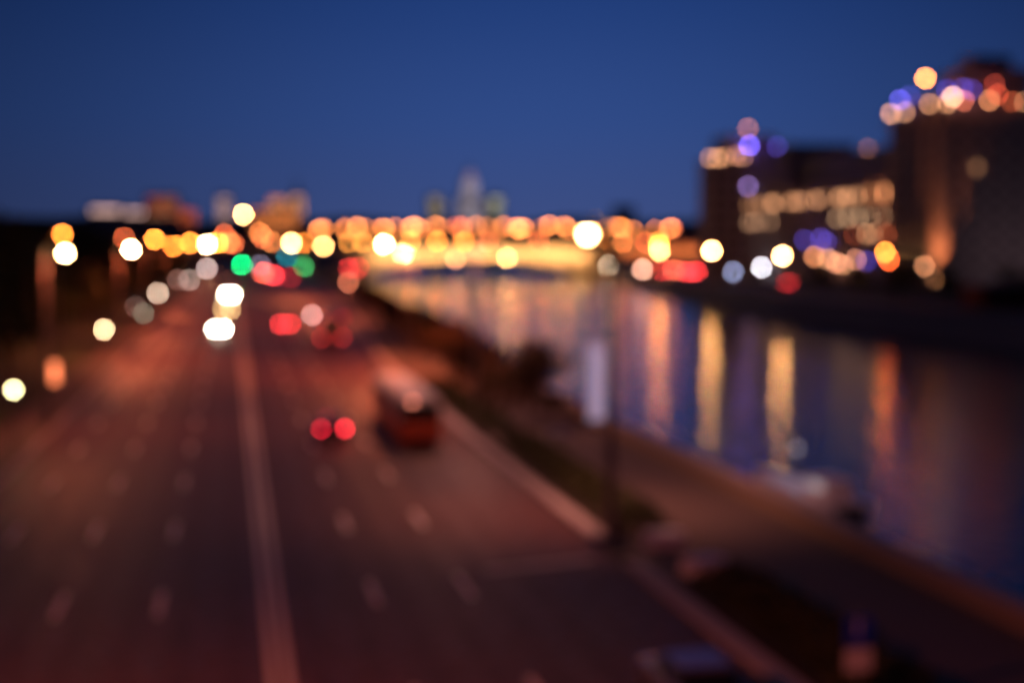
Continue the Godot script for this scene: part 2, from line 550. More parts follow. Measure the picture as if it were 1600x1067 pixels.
func build_ground() -> void:
	var st := mb()
	var line := PackedVector2Array([Vector2(-4000, 120)])
	for p in near_quay():
		line.append(p - Vector2(0.25, 0))
	line.append_array([Vector2(200, -1500), Vector2(200, -7000), Vector2(-4000, -7000)])
	sheet(st, line, -0.02)
	struct("ground", st, M.soil)
	st = mb()
	line = PackedVector2Array([Vector2(4000, 120)])
	for p in far_quay():
		line.append(p + Vector2(0.25, 0))
	line.append_array([Vector2(200.2, -1500), Vector2(200.2, -7000), Vector2(4000, -7000)])
	sheet(st, line, 0.0)
	struct("far_bank_ground", st, M.soil)
	st = mb()
	sheet(st, PackedVector2Array([Vector2(10, 130), Vector2(10, -1600), Vector2(400, -1600), Vector2(400, 130)]), -4.0)
	struct("water", st, M.water)

	# the embankment road
	st = mb()
	sheet(st, PackedVector2Array([Vector2(-11.6, 80), Vector2(-11.6, -170), Vector2(-10.6, -240), Vector2(-10.6, -700), Vector2(-10.6, -1100), Vector2(34, -1100), Vector2(33, -700), Vector2(27, -372), Vector2(20.6, -240), Vector2(15.6, -155), Vector2(14.5, -90), Vector2(14.5, 80)]), 0.0)
	var road := struct("road", st, M.asphalt)
	for x in [0.98, 1.46]:
		st = mb()
		box(st, Vector3(x, 0.004, -260), Vector3(0.22, 0.012, 680))
		obj("median_line", st, M.road_paint, road)
	var track := BoxMesh.new()
	track.size = Vector3(0.6, 0.004, 640)
	for lane in [-7.45, -4.15, -0.85, 3.15, 6.4, 9.7]:
		for s in [-0.8, 0.8]:
			piece("tyre_track", track, M.polished_asphalt, road, Vector3(lane + s, 0.003, -270))
	var dash := BoxMesh.new()
	dash.size = Vector3(0.24, 0.01, 3.4)
	for x in [-9.1, -5.8, -2.5, 4.75, 8.05]:
		for k in 15:
			piece("lane_dash", dash, M.road_paint, road, Vector3(x, 0.004, -23.0 - k * 12.8 - absf(x) * 0.1))
	st = mb()
	box(st, Vector3(11.4, 0.004, -52.2), Vector3(4.6, 0.012, 0.5), Basis(Vector3.UP, 0.26))
	obj("cross_line", st, M.worn_paint, road)
	# pavements and kerbs
	st = mb()
	band(st, [Vector2(-11.6, 80), Vector2(-11.6, -170), Vector2(-10.6, -240), Vector2(-10.6, -700)], -3.4, -0.3, -0.05, 0.13)
	struct("left_pavement", st, M.paving)
	st = mb()
	band(st, [Vector2(-11.6, 80), Vector2(-11.6, -170), Vector2(-10.6, -240), Vector2(-10.6, -700)], -0.3, 0.0, -0.05, 0.15)
	struct("left_kerb", st, M.kerb_stone)
	st = mb()
	band(st, [Vector2(14.5, 80), Vector2(14.5, -51.6)], 0.0, 0.75, -0.05, 0.15)
	struct("right_kerb", st, M.kerb_stone)
	st = mb()
	band(st, [Vector2(14.5, -56.2), Vector2(14.5, -90), Vector2(15.6, -155), Vector2(20.6, -240), Vector2(27, -372), Vector2(33, -700)], 0.0, 0.75, -0.05, 0.15)
	struct("right_kerb_beyond_the_gap", st, M.kerb_stone)
	st = mb()
	sheet(st, PackedVector2Array([Vector2(15.2, 80), Vector2(15.2, -90), Vector2(16.3, -155), Vector2(21.2, -240), Vector2(27.8, -372), Vector2(36.4, -346), Vector2(29.1, -237), Vector2(26.4, -168), Vector2(25, -122), Vector2(24.1, -90), Vector2(24.1, 80)]), 0.03)
	struct("promenade_path", st, M.paving)
	for run in [[40.0, -48.2], [-56.6, -86.0], [-89.0, -124.0]]:
		st = mb()
		box(st, Vector3(17.0, 0.06, (run[0] + run[1]) / 2), Vector3(3.1, 0.16, absf(run[1] - run[0])))
		var bed := struct("planting_bed", st, M.soil)
		bed.set_meta("label", "planting bed between road and promenade")

	# embankment walls
	st = mb()
	band(st, near_quay(), -0.25, 0.25, -4.6, 0.0)
	tag(obj("quay_wall", st, M.granite), "granite quay wall below the near promenade, dropping to the water", "quay wall")
	var t := thing("parapet", "low pale stone parapet between the near promenade and the river", "parapet")
	st = mb()
	band(st, near_quay().slice(0, 6), -0.28, 0.24, 0.0, 0.72)
	obj("parapet_wall", st, M.granite, t)
	st = mb()
	band(st, near_quay().slice(0, 6), -0.38, 0.34, 0.72, 0.88)
	obj("coping", st, M.kerb_stone, t)
	t = thing("quay_wall", "dark quay wall along the far side of the river", "quay wall")
	st = mb()
	band(st, far_quay(), -0.25, 0.25, -4.6, 0.9)
	obj("wall_face", st, M.facade_dark, t)
	st = mb()
	band(st, far_quay(), -0.4, 0.4, 0.9, 1.1)
	obj("coping", st, M.granite, t)
	# far embankment road
	st = mb()
	var a := []
	for p in far_quay():
		a.append(p + Vector2(0, 0))
	band(st, a, 6.0, 24.0, -0.3, 0.012)
	struct("far_bank_road", st, M.asphalt)

	# the wooded slope on the left and the hills at the end
	st = mb()
	rng.seed = 5
	var noise := FastNoiseLite.new()
	noise.seed = 9
	noise.frequency = 0.012
	var h := func(x: float, z: float) -> float:
		return -0.1 if x > -15.2 else clampf((-15.0 - x) / 90.0, 0.0, 1.0) * (15.0 + 5.0 * noise.get_noise_2d(x, z))
	for i in 12:
		for k in 40:
			var x0 := -15.0 - i * i * 1.6
			var x1 := -15.0 - (i + 1) * (i + 1) * 1.6
			var z0 := 80.0 - k * 20.0
			var z1 := z0 - 20.0
			quad(st, Vector3(x1, h.call(x1, z0), z0), Vector3(x1, h.call(x1, z1), z1), Vector3(x0, h.call(x0, z1), z1), Vector3(x0, h.call(x0, z0), z0))
	struct("wooded_slope", st, M.turf)
	st = mb()
	for i in 60:
		var x0 := -1400.0 + i * 60.0
		var rise := func(x: float) -> float:
			return 68.0 + 16.0 * noise.get_noise_1d(x * 0.35) + 6.0 * noise.get_noise_1d(x * 1.7)
		var p0 := Vector3(x0, rise.call(x0), -2700)
		var p1 := Vector3(x0 + 60, rise.call(x0 + 60), -2700)
		quad(st, Vector3(x0, -1, -2450), p0, p1, Vector3(x0 + 60, -1, -2450))
		quad(st, p0, p0 + Vector3(0, -10, -700), p1 + Vector3(0, -10, -700), p1)
	struct("hills", st, M.soil)

func build_bridge() -> void:
	var z := -752.0
	var t := thing("arch_bridge", "long floodlit stone arch bridge across the river", "bridge", Vector3(0, 0, z))
	wall_block("deck", t, Vector3(-60, 12.4, -9), Vector3(420, 13.7, 9), M.bridge_stone)
	# spandrel walls of the river arch: deck above, arch line below
	for face in [9.0, -9.0]:
		var out := PackedVector2Array([Vector2(72, 12.4), Vector2(72, 0.0)])
		for k in 25:
			var u := k / 24.0
			out.append(Vector2(74 + 108 * u, 0.2 + 6.6 * (1 - pow(2 * u - 1, 2))))
		out.append_array([Vector2(184, 0.0), Vector2(184, 12.4)])
		var st := mb()
		prism(st, out, face + 0.6 * signf(face), face)
		obj("arch_face", st, M.bridge_stone, t)
	var st2 := mb()
	for k in 24:
		var u0 := k / 24.0
		var u1 := (k + 1) / 24.0
		var y0 := 0.3 + 6.6 * (1 - pow(2 * u0 - 1, 2))
		var y1 := 0.3 + 6.6 * (1 - pow(2 * u1 - 1, 2))
		quad(st2, Vector3(74 + 108 * u0, y0, 9), Vector3(74 + 108 * u1, y1, 9), Vector3(74 + 108 * u1, y1, -9), Vector3(74 + 108 * u0, y0, -9))
	obj("arch_vault", st2, M.bridge_stone, t)
	for x in [66.0, 190.0]:
		wall_block("pier", t, Vector3(x - 6, -4.6, -10.5), Vector3(x + 6, 12.4, 10.5), M.bridge_stone)
	for x in [40.0, -12.0, -50.0, 225.0, 262.0, 300.0, 345.0, 390.0]:
		wall_block("pier", t, Vector3(x - 1.6, -0.1, -8), Vector3(x + 1.6, 12.4, 8), M.bridge_stone)
	wall_block("side_beam", t, Vector3(196, 8.4, 8.2), Vector3(420, 12.4, 9), M.bridge_stone)
	wall_block("side_beam", t, Vector3(-60, 9.6, 8.2), Vector3(60, 12.4, 9), M.bridge_stone)
	for s in [9.2, -9.2]:
		st2 = mb()
		box(st2, Vector3(180, 14.85, s), Vector3(480, 0.12, 0.14))
		box(st2, Vector3(180, 14.25, s), Vector3(480, 0.08, 0.1))
		for k in 81:
			box(st2, Vector3(-60 + k * 6.0, 14.25, s), Vector3(0.2, 1.1, 0.22))
		obj("railing", st2, M.pole, t)
	# floodlights on brackets in front of the arch
	for k in 15:
		var x := 76.0 + k * 7.7
		var f := thing("floodlight", "warm floodlight on a bracket before the arch, %s from the bridge's left pier" % ORD[k], "floodlight", Vector3(x, 9.0, z + 9.6), 0.0, "floodlights along the arch")
		var st := mb()
		tube(st, Vector3(0, 0, 0), Vector3(0, -0.6, 4.0), 0.08, 0.06, 6)
		obj("bracket", st, M.pole, f)
		piece("lamp_bulb", ball(0.22), glow(Color(1, 0.72, 0.3), 12.0), f, Vector3(0, -0.6, 4.1))
		omni(f, Vector3(0, -0.6, 4.1), Color(1.0, 0.47, 0.16), [105.0, 66.0, 130.0, 82.0, 96.0][k % 5], 0.2)
	for k in 7:
		var x := 212.0 + k * 11.0
		var f := thing("floodlight", "orange floodlight on a bracket before the right bridge approach, %s from the river" % ORD[k], "floodlight", Vector3(x, 9.0, z + 9.0), 0.0, "floodlights along the right approach")
		var st := mb()
		tube(st, Vector3(0, 0, 0), Vector3(0, -0.4, 3.4), 0.08, 0.06, 6)
		obj("bracket", st, M.pole, f)
		piece("lamp_bulb", ball(0.22), glow(Color(1, 0.3, 0.1), 10.0), f, Vector3(0, -0.4, 3.5))
		omni(f, Vector3(0, -0.4, 3.5), Color(1.0, 0.24, 0.07), 60.0, 0.2)
	# two rows of lamps
	var upper := [14.6, 19.9, 0, 44.7, 21.6, 3, 47.4, 22.3, 0, 58.6, 22.0, 1, 64.9, 23.3, 3, 78.0, 22.7, 1, 79.3, 22.0, 0, 92.4, 22.7, 1, 94.4, 23.7, 3, 97.5, 22.7, 0, 106.0, 23.8, 1, 117.6, 23.8, 4, 120.3, 23.5, 4, 127.9, 23.8, 1, 142.7, 23.9, 1, 149.6, 22.9, 0, 151.0, 22.2, 3, 153.5, 22.9, 0, 167.5, 24.3, 3, 175.9, 24.0, 3, 205.4, 23.7, 1, 207.9, 23.0, 0, 234.9, 23.1, 3, 236.4, 22.8, 4]
	var shades := [ORANGE * 0.75, ORANGE * 0.6, RUST, ORANGE, RUST * 0.6]
	for k in upper.size() / 3:
		var head := Vector3(upper[k * 3], upper[k * 3 + 1], z + (7.6 if k % 2 else 7.0))
		lantern("bridge_lamp", head, 13.7, shades[upper[k * 3 + 2]], "orange street lamp on the bridge, %s from the left in the upper row" % ORD[k], "street lamp", "tall lamps along the bridge")
	rng.seed = 8
	for k in 16:
		var head := Vector3(60.0 + k * 12.2 + rng.randf_range(-3.0, 3.0), rng.randf_range(21.8, 23.6), z - 7.4)
		lantern("bridge_lamp", head, 13.7, ORANGE * rng.randf_range(0.3, 0.6), "dim orange street lamp on the far side of the bridge, %s from the left" % ORD[k], "street lamp", "lamps along the far side of the bridge")
	var lower := [1.6, 14.3, 2, 20.7, 15.3, 0, 16.2, 17.3, 2, 60.2, 15.0, 5, 67.9, 15.2, 5, 92.4, 15.4, 5, 106.6, 15.7, 6, 134.0, 15.4, 2, 161.5, 15.4, 2, 200.8, 15.2, 6, 207.9, 15.2, 0, 220.9, 15.1, 2, 228.1, 15.4, 6, 264.2, 16.0, 2, 306.4, 15.4, 3]
	shades.append(ORANGE * 0.85 + Color(0.1, 0.08, 0.0))
	shades.append(AMBER * 0.7)
	for k in lower.size() / 3:
		var head := Vector3(lower[k * 3], lower[k * 3 + 1], z + 8.2)
		lantern("parapet_lamp", head, 13.7, shades[lower[k * 3 + 2]], "amber globe lamp by the bridge railing, %s from the left in the lower row" % ORD[k], "street lamp", "low lamps along the bridge railing")

func build_ministry() -> void:
	# the long office palace on the far bank: a near tower, a wing with lit windows and a far tower
	var t := thing("office_palace", "huge dark office palace with two towers and rows of lit windows", "building", Vector3(228, 0, -430))
	var lx := func(p: Vector3) -> Vector3: return p - Vector3(228, 0, -430)
	# near tower
	wall_block("near_tower", t, Vector3(-1, 0, -36), Vector3(64, 55.4, 0), M.facade_stone)
	wall_block("cornice", t, Vector3(-2.6, 55.4, -37.5), Vector3(66, 57.0, 1.5), M.facade_stone)
	wall_block("tower_attic", t, Vector3(3, 57.0, -32), Vector3(60, 62.5, -4), M.facade_dark)
	wall_block("tower_crown", t, Vector3(12, 62.5, -26), Vector3(36, 72.0, -8), M.facade_dark)
	wall_block("tower_crown", t, Vector3(17, 72.0, -22), Vector3(31, 76.5, -12), M.facade_dark)
	for k in 9:
		wall_block("pilaster", t, Vector3(1.0 + k * 7.0, 1.0, 0), Vector3(2.6 + k * 7.0, 54.5, 0.7), M.facade_stone)
	for k in 5:
		wall_block("pilaster", t, Vector3(-1.7, 1.0, -34.8 + k * 7.8), Vector3(-1, 54.5, -33.2 + k * 7.8), M.facade_stone)
	for row in 9:
		windows(t, false, 0.02, [5.2, 12.2, 19.2, 26.2, 33.2, 40.2, 47.2, 54.2], 6.0 + row * 5.4, 2.2, 3.2, M.dark_glass)
		windows(t, true, -1.02, [-30.0, -22.2, -14.4, -6.6], 6.0 + row * 5.4, 2.2, 3.2, M.dark_glass)
	windows(t, false, 0.03, [12.2], 38.4, 2.0, 2.6, lamp_glow(TAN * 0.1, 1.0, 480))
	# wing
	wall_block("wing", t, Vector3(0, 0, -190), Vector3(40, 35.6, -36), M.facade_dark)
	wall_block("cornice", t, Vector3(-1.2, 35.6, -190), Vector3(41, 36.8, -36.1), M.facade_stone)
	wall_block("upper_storey", t, Vector3(12, 36.8, -162), Vector3(40, 50.0, -60), M.facade_dark)
	wall_block("upper_storey", t, Vector3(8, 36.8, -186), Vector3(38, 57.0, -150), M.facade_dark)
	for k in 19:
		wall_block("pilaster", t, Vector3(-0.6, 1.0, -187.0 + k * 8.0), Vector3(0, 34.8, -186.0 + k * 8.0), M.facade_stone)
	var tan_lit := glow(TAN, 15.0)
	var tan_dim := glow(TAN * 0.5, 15.0)
	var tan_soft := glow(Color(0.42, 0.22, 0.12), 11.0)
	windows(t, true, -0.1, [-176.7, -168.8, -161, -95.2, -145.5, -77.0], 31.2, 1.1, 2.6, tan_dim)
	windows(t, true, -0.1, [-149.7, -144.6, -127.7, -120.9, -114.2, -107.7, -101.4, -80.8, -72.2, -63.8], 31.2, 1.1, 2.4, tan_lit)
	windows(t, true, -0.1, [-52.0, -41.8], 31.5, 1.1, 4.0, glow(TAN * Color(1.15, 0.95, 0.8), 14.0))
	windows(t, true, -0.1, [-183.7, -176.4, -169.3, -162.3, -155.4, -150.2], 23.4, 1.2, 1.9, tan_soft)
	windows(t, true, -0.1, [-81.7, -71.9, -62.5, -52.3, -42.5], 23.4, 1.3, 1.3, glow(Color(0.42, 0.24, 0.13), 17.0))
	windows(t, true, -0.1, [-66.1, -38.7], 17.0, 1.1, 1.5, glow(RUST * 0.5, 24.0))
	windows(t, true, -0.1, [-55.2, -50.0], 17.1, 1.1, 1.5, glow(TAN, 22.0))
	windows(t, true, -0.1, [-140.0, -131.0, -122.0, -113.0, -104.0, -95.0, -86.0], 17.0, 1.6, 2.6, M.dark_glass)
	windows(t, true, -0.1, [-135.0, -126.0, -117.0, -108.0, -99.0, -90.0], 23.4, 1.6, 2.6, M.dark_glass)
	# far tower
	wall_block("far_tower", t, Vector3(-40.4, 0, -126), Vector3(-24, 46.0, -115), M.facade_stone)
	wall_block("cornice", t, Vector3(-41.2, 46.0, -127), Vector3(-22.8, 47.2, -113.8), M.facade_stone)
	wall_block("tower_crown", t, Vector3(-30, 47.2, -140), Vector3(-10, 57.5, -118), M.facade_dark)
	wall_block("tower_stair", t, Vector3(-23.9, 36.9, -140), Vector3(-5, 47.2, -117), M.facade_dark)
	for k in 4:
		wall_block("pilaster", t, Vector3(-40.3 + k * 5.0, 1.0, -115), Vector3(-39.2 + k * 5.0, 45.0, -114.4), M.facade_stone)
	for row in 8:
		windows(t, false, -114.96, [-37.2, -32.2, -27.2], 6.0 + row * 5.2, 2.0, 3.0, M.dark_glass)

	# lamps on and before the palace
	var roof := [[Vector3(209.7, 55.3, -430), TAN * 1.15, "tan"], [Vector3(214.5, 55.9, -430), TAN * 0.7, "tan"], [Vector3(222.6, 58.6, -429), TAN * 0.8, "tan"], [Vector3(228.5, 58.9, -428), TAN * 0.9, "tan"], [Vector3(230.2, 61.0, -428), Color(0.8, 0.42, 0.24), "bright pinkish"], [Vector3(234.1, 59.8, -428), TAN * Color(1.0, 0.5, 0.5), "rusty"], [Vector3(243.2, 60.0, -428), TAN * Color(1.0, 0.8, 0.7), "tan"], [Vector3(246.1, 62.1, -428), RUST * Color(0.6, 0.4, 0.5), "dull red"], [Vector3(248.3, 66.0, -434), RUST * Color(0.35, 0.25, 0.4), "faint red"], [Vector3(251.4, 59.8, -428), RUST * 0.4, "faint rusty"], [Vector3(255.8, 59.8, -428), TAN * 0.45, "faint tan"], [Vector3(212.8, 59.8, -430), VIOLET * 0.6, "violet"], [Vector3(216.1, 61.1, -430), VIOLET * 0.22, "faint violet"], [Vector3(229.1, 63.4, -430), VIOLET * 0.28, "dim violet"], [Vector3(234.7, 64.0, -430), VIOLET * 0.25, "deep violet"], [Vector3(237.9, 63.6, -430), VIOLET * 0.2, "deepest violet"], [Vector3(222.5, 67.2, -432), YELLOW * Color(1.0, 1.0, 1.4), "bright yellow"]]
	for k in roof.size():
		var p: Vector3 = roof[k][0]
		if p.x < 226:     # the lamps along the river side of the roof
			p = EYE + (p - EYE) * (227.2 / p.x)
		lantern("roof_lamp", p, minf(57.0, p.y), roof[k][1] * 0.8, "%s lamp on the near palace tower roof, %s from its left" % [roof[k][2], ORD[k]], "roof lamp", "lamps round the top of the near tower")
	var t2 := [[Vector3(187.9, 47.9, -544), TAN * 0.45, "tan"], [Vector3(191.1, 47.8, -544), TAN * 0.55, "warm tan"], [Vector3(193.8, 48.3, -544), TAN * 0.35, "dull tan"], [Vector3(199.1, 49.1, -544), TAN * Color(0.4, 0.35, 0.45), "greyish"], [Vector3(201.9, 48.6, -544), TAN * 0.35, "brownish"], [Vector3(204.8, 53.2, -545), VIOLET * 0.95, "bright violet"], [Vector3(205.0, 60.1, -547), TAN * Color(0.5, 0.35, 0.35), "brown"], [Vector3(216.7, 52.9, -545), VIOLET * 0.16, "faint violet"], [Vector3(204.2, 36.8, -544), Color(0.1, 0.06, 0.17), "dusky violet"], [Vector3(244.3, 50.7, -520), TAN * Color(0.33, 0.25, 0.25), "faint brown"]]
	for k in t2.size():
		var base_y: float = [47.2, 47.2, 47.2, 47.2, 47.2, 47.2, 57.5, 47.2, 36.8, 50.0][k]
		lantern("roof_lamp", t2[k][0], base_y, t2[k][1], "%s lamp on the roofs of the far palace tower and wing" % t2[k][2], "roof lamp", "lamps round the top of the far tower")
	var low := [[Vector3(226, 8.8, -528), TAN * Color(1.0, 0.8, 0.7), "tan"], [Vector3(226, 7.9, -515), TAN * 0.8, "pale tan"], [Vector3(226, 6.5, -507), TAN * Color(0.9, 0.75, 0.9), "pinkish tan"], [Vector3(226, 6.0, -501), TAN * 0.6, "dull tan"], [Vector3(226, 7.9, -490), TAN * Color(0.7, 0.6, 0.8), "mauve"], [Vector3(226, 15.2, -538), VIOLET * 0.16, "faint violet"], [Vector3(226, 15.8, -522), VIOLET * 0.2, "violet"], [Vector3(226, 14.5, -517), VIOLET * 0.16, "dusky violet"], [Vector3(226, 7.4, -481), VIOLET * 0.18, "deep blue violet"]]
	for k in low.size():
		lantern("entrance_lamp", low[k][0], 0.0, low[k][1], "%s lamp on a post before the palace wing, %s in its row" % [low[k][2], ORD[k]], "lamp", "lamps before the palace wing", 1.15)
	# uplights on the tower corner
	for k in 2:
		var at := Vector3(225.2, 0.0, -428.2) if k == 0 else Vector3(221.5, 0.0, -470.0)
		var f := thing("uplight", ["orange uplight at the near corner of the palace tower", "orange uplight where the palace tower meets the wing"][k], "floodlight", at, 0.0, "uplights at the palace tower")
		var st := mb()
		box(st, Vector3(0, 0.8, 0), Vector3(0.7, 1.6, 0.7))
		obj("lamp_stand", st, M.pole, f)
		piece("lamp_bulb", ball(0.24), glow(Color(1, 0.4, 0.16), 20.0), f, Vector3(0, 1.9, 0))
		spot(f, Vector3(0, 2.3, 0), Vector3(0.13, 1, -0.09), Color(1.0, 0.3, 0.1), [1600.0, 700.0][k], 24, 0.2)
	var added_fill := thing("floodlight", "added unseen fill light on the ground before the palace tower front", "floodlight", Vector3(252, 0, -398))  # added fill light, kept out of view, to lift the dark tower front
	var ws := mb()
	box(ws, Vector3(0, 0.4, 0), Vector3(0.8, 0.8, 0.5))
	obj("lamp_stand", ws, M.pole, added_fill)
	piece("lamp_bulb", ball(0.2), glow(Color(1, 0.7, 0.75), 3.0), added_fill, Vector3(0, 1.0, 0))
	spot(added_fill, Vector3(0, 1.4, 0), Vector3(0, 0.62, -1), Color(1.0, 0.72, 0.78), 85.0, 56, 0.2)
	lantern("courtyard_lamp", Vector3(221.5, 6.2, -428), 0.0, TAN * Color(0.9, 0.8, 0.8), "tan globe lamp left of the glowing palace tower corner", "lamp", "")
	# red pavilion on the far quay
	t = thing("pavilion", "long low dark red pavilion on the far quay before the palace tower", "building", Vector3(146, 0, -258))
	wall_block("wall", t, Vector3(0, 0, -8), Vector3(15, 4.4, 0), M.brick_red)
	wall_block("roof", t, Vector3(-0.6, 4.4, -8.6), Vector3(15.6, 4.9, 0.6), M.facade_dark)
	windows(t, false, 0.02, [2.0, 5.0, 8.0, 11.0, 14.0], 2.4, 1.4, 1.6, M.dark_glass)

func skyline_building(label: String, at: Vector3, size: Vector3, m: Material) -> Node3D:
	var t := thing("distant_building", label, "building", at)
	wall_block("wall", t, Vector3(-size.x / 2, -0.5, -size.z), Vector3(size.x / 2, size.y, 0), m)
	wall_block("roof", t, Vector3(-size.x / 2 - 0.8, size.y, -size.z - 0.8), Vector3(size.x / 2 + 0.8, size.y + 1.2, 0.8), M.facade_dark)
	return t

func grid(t: Node3D, x0: float, x1: float, nx: int, y0: float, y1: float, ny: int, w: float, h: float, mats: Array, seed_: int, skip := 0.0) -> void:
	rng.seed = seed_
	var st := mb()
	box(st, Vector3.ZERO, Vector3(w, h, 0.5))
	st.generate_normals()
	var mesh := st.commit()
	for j in ny:
		for i in nx:
			var dark := rng.randf() < skip
			var m: Material = M.dark_glass if dark else mats[rng.randi() % mats.size()]
			piece("window", mesh, m, t, Vector3(lerpf(x0, x1, (i + 0.5) / nx), lerpf(y0, y1, (j + 0.5) / ny), 0.1))  # on floodlit buildings the glowing panes stand in for lit walls

func build_skyline() -> void:
	var pinkish := Color(0.34, 0.2, 0.17)
	var t := skyline_building("distant block with one long strip of pinkish lit windows under its roof", Vector3(-124, 0, -1500), Vector3(34, 54, 20), M.facade_dark)
	grid(t, -14, 14, 8, 48.5, 51.5, 1, 2.8, 2.6, [glow(pinkish, 7.5), glow(pinkish, 6.8)], 1)
	t = skyline_building("dim distant block with two faint windows beside the pinkish strip", Vector3(-96, 0, -1510), Vector3(20, 52, 16), M.facade_dark)
	grid(t, -9, 9, 3, 46, 51, 1, 2.4, 2.4, [glow(pinkish * 0.45, 28.0)], 2)
	t = skyline_building("distant orange-lit block with rows of dim windows", Vector3(-68, 0, -1500), Vector3(34, 66, 20), M.facade_dark)
	grid(t, -15, 15, 5, 44, 64, 4, 2.4, 2.6, [glow(RUST * 0.3, 7.0), glow(TAN * 0.35, 6.0)], 3, 0.15)
	t = skyline_building("low distant block with a few rusty windows, right of the orange-lit one", Vector3(-43, 0, -1520), Vector3(16, 53, 18), M.facade_dark)
	grid(t, -7, 7, 3, 38, 51, 3, 2.4, 2.6, [glow(RUST * 0.35, 9.0)], 4, 0.2)
	t = skyline_building("narrow brownish distant tower behind the tall yellow lamp", Vector3(-6, 0, -1500), Vector3(14, 66, 14), M.facade_dark)
	grid(t, -6, 6, 3, 42, 64, 4, 2.2, 2.6, [glow(pinkish * 0.5, 9.0)], 5, 0.2)
	t = skyline_building("broad distant palace glowing orange left of the bridge", Vector3(48, 0, -1600), Vector3(52, 55, 24), M.facade_dark)
	wall_block("upper_storey", t, Vector3(-6, 56, -22), Vector3(16, 68, -2), M.facade_dark)
	grid(t, -5, 15, 4, 57, 67, 2, 2.8, 3.4, [glow(TAN, 5.0), glow(ORANGE * 0.6, 4.0)], 66, 0.2)
	grid(t, -24, 24, 9, 32, 54, 4, 2.8, 3.4, [glow(ORANGE, 2.6), glow(ORANGE * 0.7, 2.4)], 6, 0.1)  # window glow stands in for light on the orange floodlit front
	t = skyline_building("distant tower with a spire rising behind the orange palace", Vector3(74, 0, -1620), Vector3(14, 72, 14), M.facade_dark)
	grid(t, -6, 6, 3, 48, 70, 4, 2.4, 3.0, [glow(TAN, 5.0)], 7, 0.1)
	var st := mb()
	tube(st, Vector3(0, 73, -7), Vector3(0, 92, -7), 2.5, 0.3, 8)
	obj("spire", st, M.facade_stone, t)
	t = thing("distant_skyscraper", "tall pale stepped skyscraper with a spire, far behind the bridge", "building", Vector3(369, 0, -2200))
	wall_block("wall", t, Vector3(-22, -0.5, -30), Vector3(22, 92, 0), M.facade_stone)
	wall_block("upper_tower", t, Vector3(-12, 92, -22), Vector3(12, 118, -4), M.facade_stone)
	wall_block("lantern_storey", t, Vector3(-6, 118, -17), Vector3(6, 130, -7), M.facade_stone)
	st = mb()
	tube(st, Vector3(0, 130, -12), Vector3(0, 146, -12), 3, 0.3, 8)
	obj("spire", st, M.facade_stone, t)
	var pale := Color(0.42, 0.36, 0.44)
	grid(t, -20, 20, 6, 50, 90, 5, 3.4, 4.2, [glow(pale, 2.0), glow(pale, 1.5)], 8, 0.1)  # glowing panes imitate light on the pale walls
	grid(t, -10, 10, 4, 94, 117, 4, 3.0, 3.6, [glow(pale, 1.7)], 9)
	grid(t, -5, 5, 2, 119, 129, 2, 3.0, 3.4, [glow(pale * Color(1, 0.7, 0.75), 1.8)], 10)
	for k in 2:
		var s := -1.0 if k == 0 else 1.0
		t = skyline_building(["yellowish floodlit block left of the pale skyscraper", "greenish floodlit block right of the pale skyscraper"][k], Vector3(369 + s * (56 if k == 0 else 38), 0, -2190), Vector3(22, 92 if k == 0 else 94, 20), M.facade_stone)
		grid(t, -9, 9, 4, 60, 90, 4, 3.0, 3.6, [glow(Color(0.4, 0.3, 0.14) if k == 0 else Color(0.4, 0.38, 0.24), 2.2 if k == 0 else 2.8)], 12 + k, 0.1)  # pane glow takes the place of floodlight on the wall
	t = skyline_building("dark distant tower block right of the bright roadside lamp", Vector3(507, 0, -1800), Vector3(26, 66, 20), M.facade_dark)
	grid(t, -11, 11, 4, 30, 64, 6, 2.2, 2.6, [M.dark_glass], 15)
	t = skyline_building("low dark distant block between the tower block and the palace", Vector3(560, 0, -1700), Vector3(40, 46, 20), M.facade_dark)
	grid(t, -17, 17, 5, 20, 44, 4, 2.2, 2.6, [M.dark_glass], 16)

